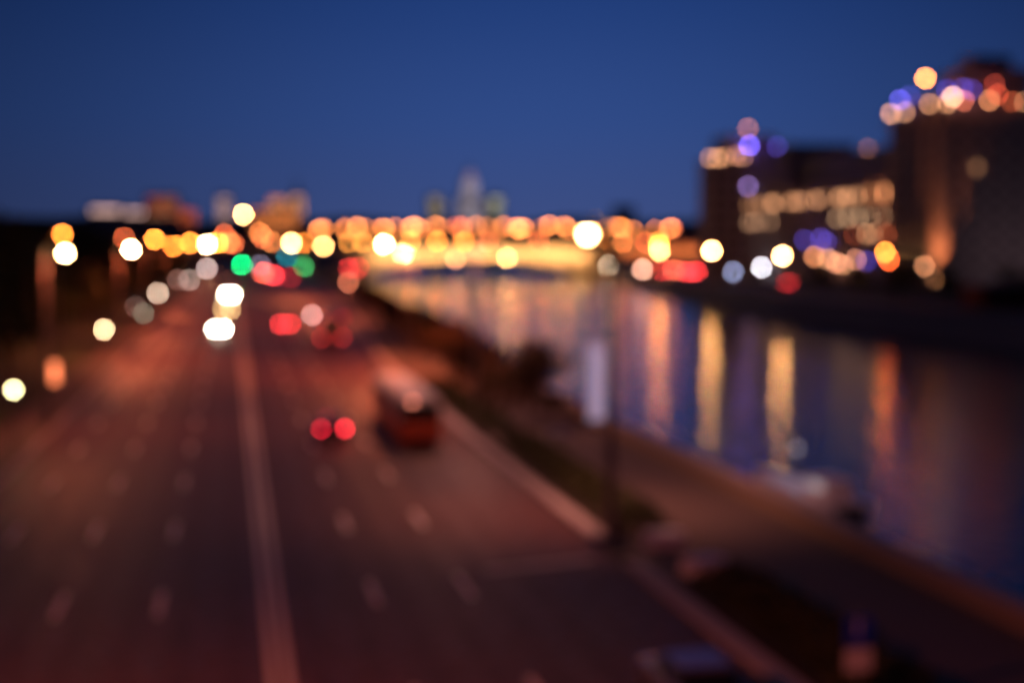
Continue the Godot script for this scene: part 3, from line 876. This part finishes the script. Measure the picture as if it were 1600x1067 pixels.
func build_trees() -> void:
	# dark wood on the left
	var kinds := [[13.0, 4.6], [15.0, 5.4], [11.0, 4.2], [16.5, 5.0]]
	var protos := []
	rng.seed = 21
	var spots := []
	for k in 60:
		var z := -62.0 - k * 9.0 - rng.randf() * 4.0
		spots.append(Vector2(-19.5 - rng.randf() * 5.0, z))
		spots.append(Vector2(-30.0 - rng.randf() * 9.0, z - 4.0))
		if k % 2 == 0:
			spots.append(Vector2(-48.0 - rng.randf() * 18.0, z))
	var turns := []
	for s in spots:
		turns.append([rng.randi() % 4, rng.randf() * TAU, rng.randf_range(0.66, 0.92)])
	for k in 4:
		protos.append(make_tree("park_tree", "dark leafy tree in the wood along the left pavement", kinds[k][0], kinds[k][1], M.leaf, "trees of the dark wood on the left", 40 + k, 1100, 0.2))
	var placed := [false, false, false, false]
	for k in spots.size():
		var kind: int = turns[k][0]
		var s: Vector2 = spots[k]
		var y := clampf((-15.0 - s.x) / 90.0, 0.0, 1.0) * 15.0 - 0.3
		var o: Node3D = protos[kind]
		if placed[kind]:
			o = copy_of(protos[kind], "dark leafy tree in the wood along the left pavement", Vector3.ZERO)
		placed[kind] = true
		o.position = Vector3(s.x, y, s.y)
		o.rotation.y = turns[k][1]
		o.scale = Vector3.ONE * float(turns[k][2])
	# small trees between road and river
	var round_tree := make_tree("round_tree", "round clipped brownish tree standing alone beside the promenade", 5.2, 2.9, M.leaf_brown, "", 60, 1500, 0.1)
	round_tree.position = Vector3(20.2, 0, -95)
	rng.seed = 77
	var bank := []
	for k in 32:
		bank.append(Vector3(lerpf(21.0, 31.5, k / 31.0) + (1.7 if k % 2 else -1.7), 0, -106.0 - k * 7.6))
	for k in bank.size():
		var o := copy_of(round_tree, "brownish small tree in the row between road and river", bank[k], rng.randf() * TAU, "small trees along the near river bank")
		o.scale = Vector3.ONE * rng.randf_range(0.48, 0.72)
	# trees on the far quay
	var first := make_tree("quay_tree", "dark tree on the far quay", 9.0, 3.6, M.leaf, "dark trees on the far quay", 90, 900, 0.25)
	first.position = Vector3(141, 0, -285)
	for k in 13:
		var p := Vector3(lerpf(126.0, 140.0, k / 12.0) + rng.randf() * 9.0 + 20.0, 0, -215.0 - k * 14.0)
		copy_of(first, "dark tree on the far quay", p, rng.randf() * TAU).scale = Vector3.ONE * rng.randf_range(0.7, 1.0)

func build_road_lamps() -> void:
	var g := "street lamps along the right kerb"
	road_lamp(Vector3(15.2, 12.62, -60), 0.45, WHITE_HOT * 1.6, "tall dazzling white street lamp above the pale banner", g, 165.0, Color(1.0, 0.31, 0.19), 1.9, 1.6, 0.75, 2.4)
	road_lamp(Vector3(15.63, 12.48, -96), 0.8, AMBER * 0.8, "amber street lamp above the bus, in front of the bright bridge", g, 110.0, Color(1.0, 0.34, 0.24))
	road_lamp(Vector3(14.2, 12.4, -134.1), 1.8, WHITE_HOT, "dazzling street lamp at the left end of the bridge glow, higher of two", g, 420.0)
	road_lamp(Vector3(18.5, 11.4, -154.9), 1.2, WHITE_HOT, "dazzling street lamp at the left end of the bridge glow, lower of two", g, 170.0)
	road_lamp(Vector3(15.5, 12.4, -244.2), 5.6, PALE_YELLOW * 0.8, "yellow street lamp on the right kerb, beside the pale one above the green signal", g, 420.0)
	road_lamp(Vector3(16.5, 13.3, -331.4), 8.5, AMBER * 0.6, "dim amber street lamp tucked behind the pale lamp above the green signal", g, 420.0)
	road_lamp(Vector3(15.0, 13.4, -362.0), 11.0, PALE_YELLOW * 1.6, "pale yellow-white street lamp above the far green signal", g, 420.0)
	g = "street lamps along the left kerb"
	road_lamp(Vector3(-10.6, 11.7, -96.7), -1.3, WHITE_HOT, "dazzling white street lamp farthest to the left, over the reddish pole", g, 95.0, Color(1.0, 0.19, 0.075), 1.8)
	road_lamp(Vector3(-14.0, 13.2, -126.0), -0.5, YELLOW * 0.8, "yellow-orange lamp just above the dazzling lamp at the far left", "", 0.0)
	road_lamp(Vector3(-10.6, 11.9, -159.3), -1.3, WHITE_HOT, "dazzling white street lamp with a red one at its shoulder", g, 300.0)
	road_lamp(Vector3(-12.5, 13.3, -176.0), -0.5, RUST, "rust red lamp at the shoulder of a dazzling white lamp", "", 0.0)
	road_lamp(Vector3(-10.6, 13.3, -208.6), -1.3, YELLOW, "deep yellow street lamp, alone between the white lamp and the close row", g, 420.0)
	road_lamp(Vector3(-10.6, 12.5, -277.9), -1.3, YELLOW * 0.7, "orange-yellow street lamp beginning the close row at left", g, 420.0)
	road_lamp(Vector3(-10.6, 13.5, -392.2), -1.3, YELLOW * 0.9, "yellow street lamp touching the white one in the close row", g, 420.0)
	road_lamp(Vector3(-9.0, 13.7, -566.1), -1.9, WHITE_HOT * 0.7, "white street lamp in the middle of the close row at left", g, 420.0)
	lantern("mast_lamp", Vector3(-6.0, 14.7, -700), 0.0, YELLOW, "yellow mast lamp right behind the white lamp of the close row", "street lamp", "")
	lantern("mast_lamp", Vector3(-0.4, 14.1, -520), 0.0, ORANGE * 0.9, "orange mast lamp at the right end of the close row", "street lamp", "")
	lantern("mast_lamp", Vector3(-2.2, 17.0, -520), 0.0, RUST * 1.1, "rust red mast lamp just above the close row", "street lamp", "")
	lantern("mast_lamp", Vector3(4.6, 24.1, -520), 0.0, PALE_YELLOW, "pale yellow lamp on a mast standing highest above the road", "street lamp", "")
	# unseen street lamp added at the left to brighten the near road
	road_lamp(Vector3(-8.6, 12.4, -22), -3.3, WHITE_HOT, "added street lamp out of view at left, fill for the near road", "street lamps along the left kerb", 430.0, Color(1.0, 0.17, 0.06))
	# path globes on the left pavement
	var globes := [[Vector3(-12.8, 3.6, -88.4), Color(1.4, 1.25, 0.6), "bright greenish white"], [Vector3(-13.0, 3.6, -152.5), Color(1.1, 0.75, 0.4), "cream white"], [Vector3(-13.6, 3.6, -276.0), Color(0.52, 0.36, 0.26), "beige"], [Vector3(-14.0, 3.6, -390.0), Color(0.11, 0.05, 0.04), "dim brown"], [Vector3(-10.9, 3.6, -388.0), Color(0.2, 0.14, 0.12), "dim grey"], [Vector3(-11.2, 3.6, -190.0), Color(0.08, 0.085, 0.06), "faint grey-green"], [Vector3(-13.6, 3.6, -212.0), Color(0.055, 0.03, 0.025), "faintest brown"], [Vector3(-10.0, 3.6, -616.0), Color(0.42, 0.3, 0.28), "lavender"]]
	for k in globes.size():
		lantern("path_lamp", globes[k][0], 0.13, globes[k][1], "%s globe lamp on a short post along the left pavement" % globes[k][2], "path lamp", "globe lamps along the left pavement")
	# lit advertising panel
	var t := thing("advertising_panel", "upright orange-lit panel on a foot beside the left pavement", "advertising panel", Vector3(-11.9, 0.13, -101))
	var st := mb()
	box(st, Vector3(0, 1.2, 0), Vector3(0.16, 2.4, 0.16))
	obj("foot", st, M.pole, t)
	st = mb()
	box(st, Vector3(0, 3.4, 0), Vector3(0.55, 1.5, 0.22))
	obj("frame", st, M.black, t)
	st = mb()
	box(st, Vector3(0, 3.4, 0.12), Vector3(0.45, 1.35, 0.04))
	obj("banner_added_glow", st, glow(Color(0.7, 0.16, 0.06), 4.6), t)

func build_bank_lamps() -> void:
	var lamps := [[Vector3(136.2, 11.3, -392), PALE_YELLOW * 1.9, "pale yellow street lamp above the brightest streak in the river", 1.0], [Vector3(120.8, 10.3, -300), PALE_YELLOW * 1.9, "yellow street lamp above the second bright streak in the river", 1.0], [Vector3(118.8, 11.3, -245), AMBER * 1.15, "orange-yellow street lamp at the foot of the near palace tower", 1.0], [Vector3(127.9, 9.7, -262), Color(1.3, 0.14, 0.03), "orange lamp just under the orange-yellow lamp by the palace tower", 1.15], [Vector3(155.1, 13.0, -505), YELLOW * 1.1, "yellow street lamp between the bridge and the brightest river streak", 1.0], [Vector3(153.8, 11.0, -500), PALE_YELLOW * 0.8, "pale lamp overlapping the yellow lamp right of the bridge", 1.0]]
	for l in lamps:
		var p: Vector3 = l[0]
		if p.z > -310:     # set back on the quay behind its edge
			p = EYE + (p - EYE) * ((p.x + 4.5) / p.x)
		var q := lantern("quay_lamp", p, 0.0, l[1], l[2], "street lamp", "street lamps along the far quay", l[3] * (0.9 if p.z > -250 else 1.0))
		if p.z > -260:
			omni(q, Vector3(0, p.y, 0), Color(1.0, 0.3, 0.1), 230.0, 0.15)
	var more := [[Vector3(175.3, 3.6, -481), Color(0.16, 0.18, 0.3), "bluish grey globe lamp on the far quay"], [Vector3(222.9, 3.8, -577), Color(0.75, 0.72, 0.8), "cold white globe lamp on the far quay, right of the bluish one"], [Vector3(172.3, 4.0, -639), Color(1.2, 0.85, 0.55), "creamy white globe lamp at the right foot of the bridge"], [Vector3(153.5, 4.0, -521), Color(0.8, 0.4, 0.27), "pinkish globe lamp right of the creamy one at the bridge foot"], [Vector3(13.8, 4.0, -690), Color(0.1, 0.08, 0.12), "dim grey globe lamp beside the bright green signal"], [Vector3(28.1, 8.0, -735), Color(0.01, 0.12, 0.16), "dim teal lamp under the left part of the bridge"], [Vector3(30.6, 3.0, -379.6), Color(0.4, 0.1, 0.05), "dull orange globe lamp on the near river bank"]]
	for l in more:
		lantern("globe_lamp", l[0], 0.0, l[1], l[2], "path lamp")
	for l in [[Vector3(116.2, 6.4, -741), ORANGE * 0.55 + Color(0.05, 0.05, 0.05), "peach lamp hanging under the left half of the arch"], [Vector3(143.7, 7.0, -741), PALE_YELLOW * 0.4, "pale lamp hanging under the right half of the arch"]]:
		lantern("hanging_lamp", l[0], 6.2, l[1], l[2], "hanging lamp", "")
	traffic_signal(Vector3(4.4, 5.2, -611), GREEN, 2, "bright green traffic light over the middle of the road")
	traffic_signal(Vector3(27.0, 5.2, -543), GREEN * 0.32 + Color(0.03, 0, 0), 2, "dim green traffic light on the right of the road")
	traffic_signal(Vector3(47.0, 4.0, -580), RED * 0.45, 0, "dim red traffic light at the left foot of the bridge, nearer the road")
	traffic_signal(Vector3(51.5, 4.0, -585), RED * 0.5, 0, "dim red traffic light at the left foot of the bridge, nearer the river")

func build_traffic() -> void:
	var off: Material = M.dull_red
	var dark: Material = M.dark_glass
	# dark hatchback driving away: the left lamp is weaker
	var d := 88.6
	var t := make_car("black hatchback driving away alone with two red tail lights", M.paint_black, lamp_glow(Color(0.75, 0.02, 0.035), 0.11, d), dark, Vector3(6.1, 0, -90.4))
	(t.get_node("taillight") as MeshInstance3D).material_override = lamp_glow(Color(0.36, 0.006, 0.016), 0.11, d)
	var st := mb()
	box(st, Vector3(-0.38, 1.43, 1.36), Vector3(0.3, 0.05, 0.05))
	obj("brake_light", st, glow(Color(0.3, 0.03, 0.03), 14.0), t)
	# oncoming cars
	var spec := [[Vector3(-1.75, 0, -206), 1.0, "car with two white headlights coming nearest along the inner lane", 0.2], [Vector3(-0.9, 0, -272), 0.3, "car with yellowish headlights behind the nearest oncoming one", 0.22], [Vector3(-0.4, 0, -358), 1.3, "oncoming car with a dazzling merged pair of headlights", 0.26]]
	for s in spec:
		var p: Vector3 = s[0]
		var c: Color = HEADLIGHT * float(s[1])
		if s[1] < 0.5:
			c = Color(0.5, 0.3, 0.12)
		var car := make_car(s[2], M.paint_grey, off, lamp_glow(c, s[3], -p.z), p, PI, "oncoming cars with headlights", false, "car", s[3])
		if s[3] == 0.2:
			for x in [-0.66, 0.66]:
				spot(car, Vector3(x, 0.7, -2.5) * Vector3(1, 1, 1), Vector3(0, -0.045, 1), HEADLIGHT, 260.0, 12, 0.1)
	# cars driving away
	make_car("car with twin bright red tail lights beyond the black hatchback", M.paint_grey, lamp_glow(RED * 0.7, 0.2, 212.0), dark, Vector3(7.8, 0, -215), 0.0, "cars driving away", false, "car", 0.2)
	make_car("far car with orange-red tail lights under the dim orange lamps", M.paint_grey, lamp_glow(Color(0.8, 0.08, 0.04), 0.5, 668), dark, Vector3(14.9, 0, -669), 0.0, "cars driving away", true)
	make_car("far car with deep red tail lights under the left end of the bridge", M.paint_grey, lamp_glow(RED, 0.5, 602), dark, Vector3(17.2, 0, -604), 0.0, "cars driving away", true)
	make_car("far car with faint red tail lights right of the brighter far pair", M.paint_grey, lamp_glow(RED * 0.15, 0.5, 560), dark, Vector3(22.5, 0, -560), 0.0, "cars driving away", true)
	var wait := make_car("waiting car with one pinkish white rear lamp, close by the lorry", M.paint_silver, off, dark, Vector3(13.1, 0, -240), 0.0, "cars driving away", false, "car", 0.22)
	piece("reversing_light", ball(0.22), lamp_glow(Color(0.38, 0.2, 0.18), 0.22, 238), wait, Vector3(0.0, 0.95, 2.15))
	# far bank jam
	var jam := [[Vector3(225, 0, -706), RED * 0.5 + Color(0.15, 0.06, 0.02)], [Vector3(213, 0, -648), RED * 0.75], [Vector3(223, 0, -665), RED * 0.7], [Vector3(195, 0, -569), RED * 0.55], [Vector3(199, 0, -569), RED * 0.4], [Vector3(178.3, 0, -438), RED * 0.2], [Vector3(230, 0, -600), RED * 0.2], [Vector3(214, 0, -690), RED * 0.3]]
	for k in jam.size():
		make_car("far-bank car with glowing red rear lamps in the jam, %s in line" % ORD[k], M.paint_grey, lamp_glow(jam[k][1], 0.5, far(jam[k][0])), dark, jam[k][0], -0.3, "cars in the jam on the far bank", true)
	# parked car at the lower edge
	make_car("blue car parked by the right kerb at the lower edge", M.paint_blue, off, dark, Vector3(11.7, 0, -35.0))
	# the bus
	t = thing("bus", "long bus with white roof and orange-red back, by the right kerb", "bus", Vector3(11.2, 0, -85))
	st = mb()
	var hull := PackedVector2Array([Vector2(-1.25, 0.35), Vector2(-1.25, 1.55), Vector2(1.25, 1.55), Vector2(1.25, 0.35)])
	prism(st, hull, 0.0, -17.0, 0.06)
	obj("body", st, M.paint_orange, t)
	st = mb()
	prism(st, PackedVector2Array([Vector2(-1.22, 1.55), Vector2(-1.16, 2.6), Vector2(1.16, 2.6), Vector2(1.22, 1.55)]), -0.05, -16.9, 0.05)
	obj("window_band", st, M.car_glass, t)
	st = mb()
	prism(st, PackedVector2Array([Vector2(-1.24, 2.6), Vector2(-1.15, 2.95), Vector2(-0.8, 3.05), Vector2(0.8, 3.05), Vector2(1.15, 2.95), Vector2(1.24, 2.6)]), 0.0, -17.0, 0.06)
	obj("roof", st, M.bus_white, t)
	for x in [-1.1, 1.1]:
		for z in [-3.0, -9.0, -14.5]:
			st = mb()
			tube(st, Vector3(-0.15, 0, 0), Vector3(0.15, 0, 0), 0.48, 0.48, 16)
			var w := obj("wheel", st, M.rubber, t)
			w.position = Vector3(x, 0.48, z)
			st = mb()
			tube(st, Vector3(-0.16, 0, 0), Vector3(0.16, 0, 0), 0.28, 0.28, 12)
			obj("rim", st, M.steel, w)
		piece("taillight", ball(0.1), off, t, Vector3(x * 0.95, 0.95, 0.03))
	piece("marker_light", ball(0.12), lamp_glow(Color(0.15, 0.04, 0.025), 0.12, 86), t, Vector3(-0.55, 2.75, 0.08))
	st = mb()
	box(st, Vector3(0.1, 0.62, 0.03), Vector3(1.6, 0.24, 0.08))
	obj("bumper", st, M.paint_red, t)
	# the lorry ahead
	t = thing("lorry", "dark box lorry with four dim red rear lamps, ahead of the bus", "lorry", Vector3(12.3, 0, -179))
	wall_block("cargo_box", t, Vector3(-1.3, 0.9, -8), Vector3(1.3, 3.6, 0), M.paint_grey)
	wall_block("cab", t, Vector3(-1.2, 0.6, -10.2), Vector3(1.2, 2.9, -8.1), M.paint_red)
	wall_block("chassis", t, Vector3(-1.0, 0.5, -9), Vector3(1.0, 0.9, -0.1), M.black)
	for x in [-1.05, 1.05]:
		for z in [-1.6, -9.2]:
			st = mb()
			tube(st, Vector3(-0.16, 0, 0), Vector3(0.16, 0, 0), 0.48, 0.48, 14)
			var w := obj("wheel", st, M.rubber, t)
			w.position = Vector3(x, 0.48, z)
		for y in [0.8, 3.3]:
			piece("taillight", ball(0.19), lamp_glow(RED * (0.16 if y < 2 else 0.09), 0.19, 179), t, Vector3(x * 1.24, y, 0.1))

func build_promenade() -> void:
	# hedges in the beds
	var runs := [[-34.0, -47.6, "near the blue sign"], [-57.5, -85.0, "round the foot of the banner post"], [-90.0, -122.0, "behind the bus"]]
	for k in runs.size():
		rng.seed = 300 + k
		var st := mb()
		var a: float = runs[k][0]
		var b: float = runs[k][1]
		for i in 2600:
			var z := lerpf(a, b, rng.randf())
			var u := rng.randf_range(-1, 1)
			var top := 0.95 * sqrt(maxf(0.0, 1 - u * u * 0.8)) * (0.85 + 0.15 * sin(z * 2.3))
			var p := Vector3(17.1 + u * 1.2, 0.15 + top * sqrt(rng.randf()), z)
			var bs := Basis.from_euler(Vector3(rng.randf() * TAU, rng.randf() * TAU, 0)) * Basis.from_scale(Vector3.ONE * rng.randf_range(0.1, 0.22))
			quad(st, p + bs * Vector3(-1, 0, 0), p + bs * Vector3(0, 0.2, -0.6), p + bs * Vector3(1, 0, 0), p + bs * Vector3(0, 0.2, 0.6))
		var hg := thing("hedge", "low dark green hedge in the bed, %s" % runs[k][2], "hedge", Vector3.ZERO, 0.0, "hedges along the road")
		obj("foliage", st, M.leaf, hg)
		for i in 24:
			var z := lerpf(a, b, (i + 0.5) / 24.0)
			st = mb()
			tube(st, Vector3(17.1, 0.1, z), Vector3(17.1 + rng.randf_range(-0.5, 0.5), 0.8, z), 0.03, 0.015, 5)
			obj("stem", st, M.bark, hg)
	# banner on the post of the tall lamp: hangs from it, so a thing of its own
	var t := thing("banner", "long pale lilac banner with added glow, hanging on the tall lamp post", "banner", Vector3(15.65, 0, -58))
	var st2 := mb()
	for y in [4.72, 8.0]:
		tube(st2, Vector3(-0.06, y, 0), Vector3(-1.15, y, 0), 0.025, 0.02, 6)
	obj("rod", st2, M.pole, t)
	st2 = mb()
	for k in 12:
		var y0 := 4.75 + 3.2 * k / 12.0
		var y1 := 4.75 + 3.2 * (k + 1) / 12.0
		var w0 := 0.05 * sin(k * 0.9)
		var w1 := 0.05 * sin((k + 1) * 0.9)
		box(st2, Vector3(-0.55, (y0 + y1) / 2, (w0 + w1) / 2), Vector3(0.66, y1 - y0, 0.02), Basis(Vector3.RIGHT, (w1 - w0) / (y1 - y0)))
	obj("banner_added_glow", st2, glow(Color(0.36, 0.25, 0.37), 1.0), t)  # banner cloth given its own glow in place of light falling on it
	# pale concrete blocks by the gap
	var spots := [[Vector3(17.0, 0.03, -54.4), "pale concrete block in the gap between the hedges"], [Vector3(17.0, 0.03, -49.4), "larger pale concrete block at the end of the near hedge"], [Vector3(19.9, 0.03, -86.0), "bluish grey concrete block beside the round tree"]]
	for k in 3:
		t = thing("concrete_block", spots[k][1], "concrete block", spots[k][0], [0.1, 0.25, 0.0][k], "concrete blocks beside the promenade")
		st2 = mb()
		prism(st2, PackedVector2Array([Vector2(-0.8, 0), Vector2(-0.7, 0.6), Vector2(0.7, 0.6), Vector2(0.8, 0)]), 0.55, -0.55, 0.06)
		obj("block", st2, M.white if k < 2 else M.paint_silver, t)
		st2 = mb()
		for x in [-0.35, 0.35]:
			tube(st2, Vector3(x, 0.58, 0), Vector3(x, 0.68, 0), 0.04, 0.04, 8)
		obj("lifting_eye", st2, M.steel, t)
	# the road sign
	t = thing("road_sign", "square blue road sign with a white plate under it, on a post", "road sign", Vector3(15.67, 0.12, -33.5))
	st2 = mb()
	tube(st2, Vector3.ZERO, Vector3(0, 2.6, 0), 0.035, 0.035, 10)
	obj("post", st2, M.steel, t)
	st2 = mb()
	box(st2, Vector3(0, 2.1, 0.05), Vector3(0.75, 0.75, 0.02))
	obj("blue_plate", st2, M.sign_blue, t)
	st2 = mb()
	box(st2, Vector3(-0.02, 2.16, 0.065), Vector3(0.09, 0.3, 0.006))
	box(st2, Vector3(-0.02, 2.36, 0.065), Vector3(0.13, 0.08, 0.006))
	obj("white_mark", st2, M.white, t)
	st2 = mb()
	box(st2, Vector3(0, 1.35, 0.05), Vector3(0.75, 0.6, 0.02))
	obj("white_plate", st2, M.white, t)
	# boat
	t = thing("motor_boat", "white motor boat with a small cabin moored beside the near quay", "boat", Vector3(35.2, -4.0, -84.0), 0.06)
	st2 = mb()
	var n := 12
	var ring := []
	for k in n + 1:
		var u := float(k) / n
		var half := 1.6 * (1.0 - pow(u, 3.2)) + 0.02
		var z := 6.5 - 13.0 * u
		ring.append([Vector3(-half * 0.7, -0.3, z), Vector3(-half, 0.95 + 0.35 * u * u, z), Vector3(half, 0.95 + 0.35 * u * u, z), Vector3(half * 0.7, -0.3, z)])
	for k in n:
		for j in 3:
			quad(st2, ring[k][j], ring[k][j + 1], ring[k + 1][j + 1], ring[k + 1][j])
	quad(st2, ring[0][3], ring[0][2], ring[0][1], ring[0][0])
	obj("hull", st2, M.boat_white, t)
	st2 = mb()
	for k in n:
		quad(st2, ring[k][1] + Vector3(0, -0.06, 0), ring[k + 1][1] + Vector3(0, -0.06, 0), ring[k + 1][2] + Vector3(0, -0.06, 0), ring[k][2] + Vector3(0, -0.06, 0))
	obj("deck", st2, M.boat_white, t)
	st2 = mb()
	prism(st2, PackedVector2Array([Vector2(-0.95, 0.95), Vector2(-0.85, 2.1), Vector2(0.85, 2.1), Vector2(0.95, 0.95)]), 5.4, 2.4, 0.08)
	obj("cabin", st2, M.boat_white, t)
	st2 = mb()
	box(st2, Vector3(0, 1.7, 3.9), Vector3(1.86, 0.4, 1.9))
	obj("cabin_window", st2, glow(Color(0.5, 0.42, 0.46), 0.8), t)
	st2 = mb()
	box(st2, Vector3(0, 0.35, 6.56), Vector3(2.0, 0.9, 0.12))
	obj("stern_board", st2, M.boat_dark, t)
	st2 = mb()
	tube(st2, Vector3(0, 1.2, -0.5), Vector3(0, 3.2, -0.5), 0.03, 0.02, 6)
	obj("mast", st2, M.steel, t)
	piece("added_boat_light", ball(0.14), glow(Color(0.9, 0.85, 1.0), 1.2), t, Vector3(0, 3.3, -0.5))  # added bulb and light, put in to brighten hull and deck
	omni(t, Vector3(0, 3.3, -0.5), Color(0.85, 0.8, 1.0), 1.2, 0.13)
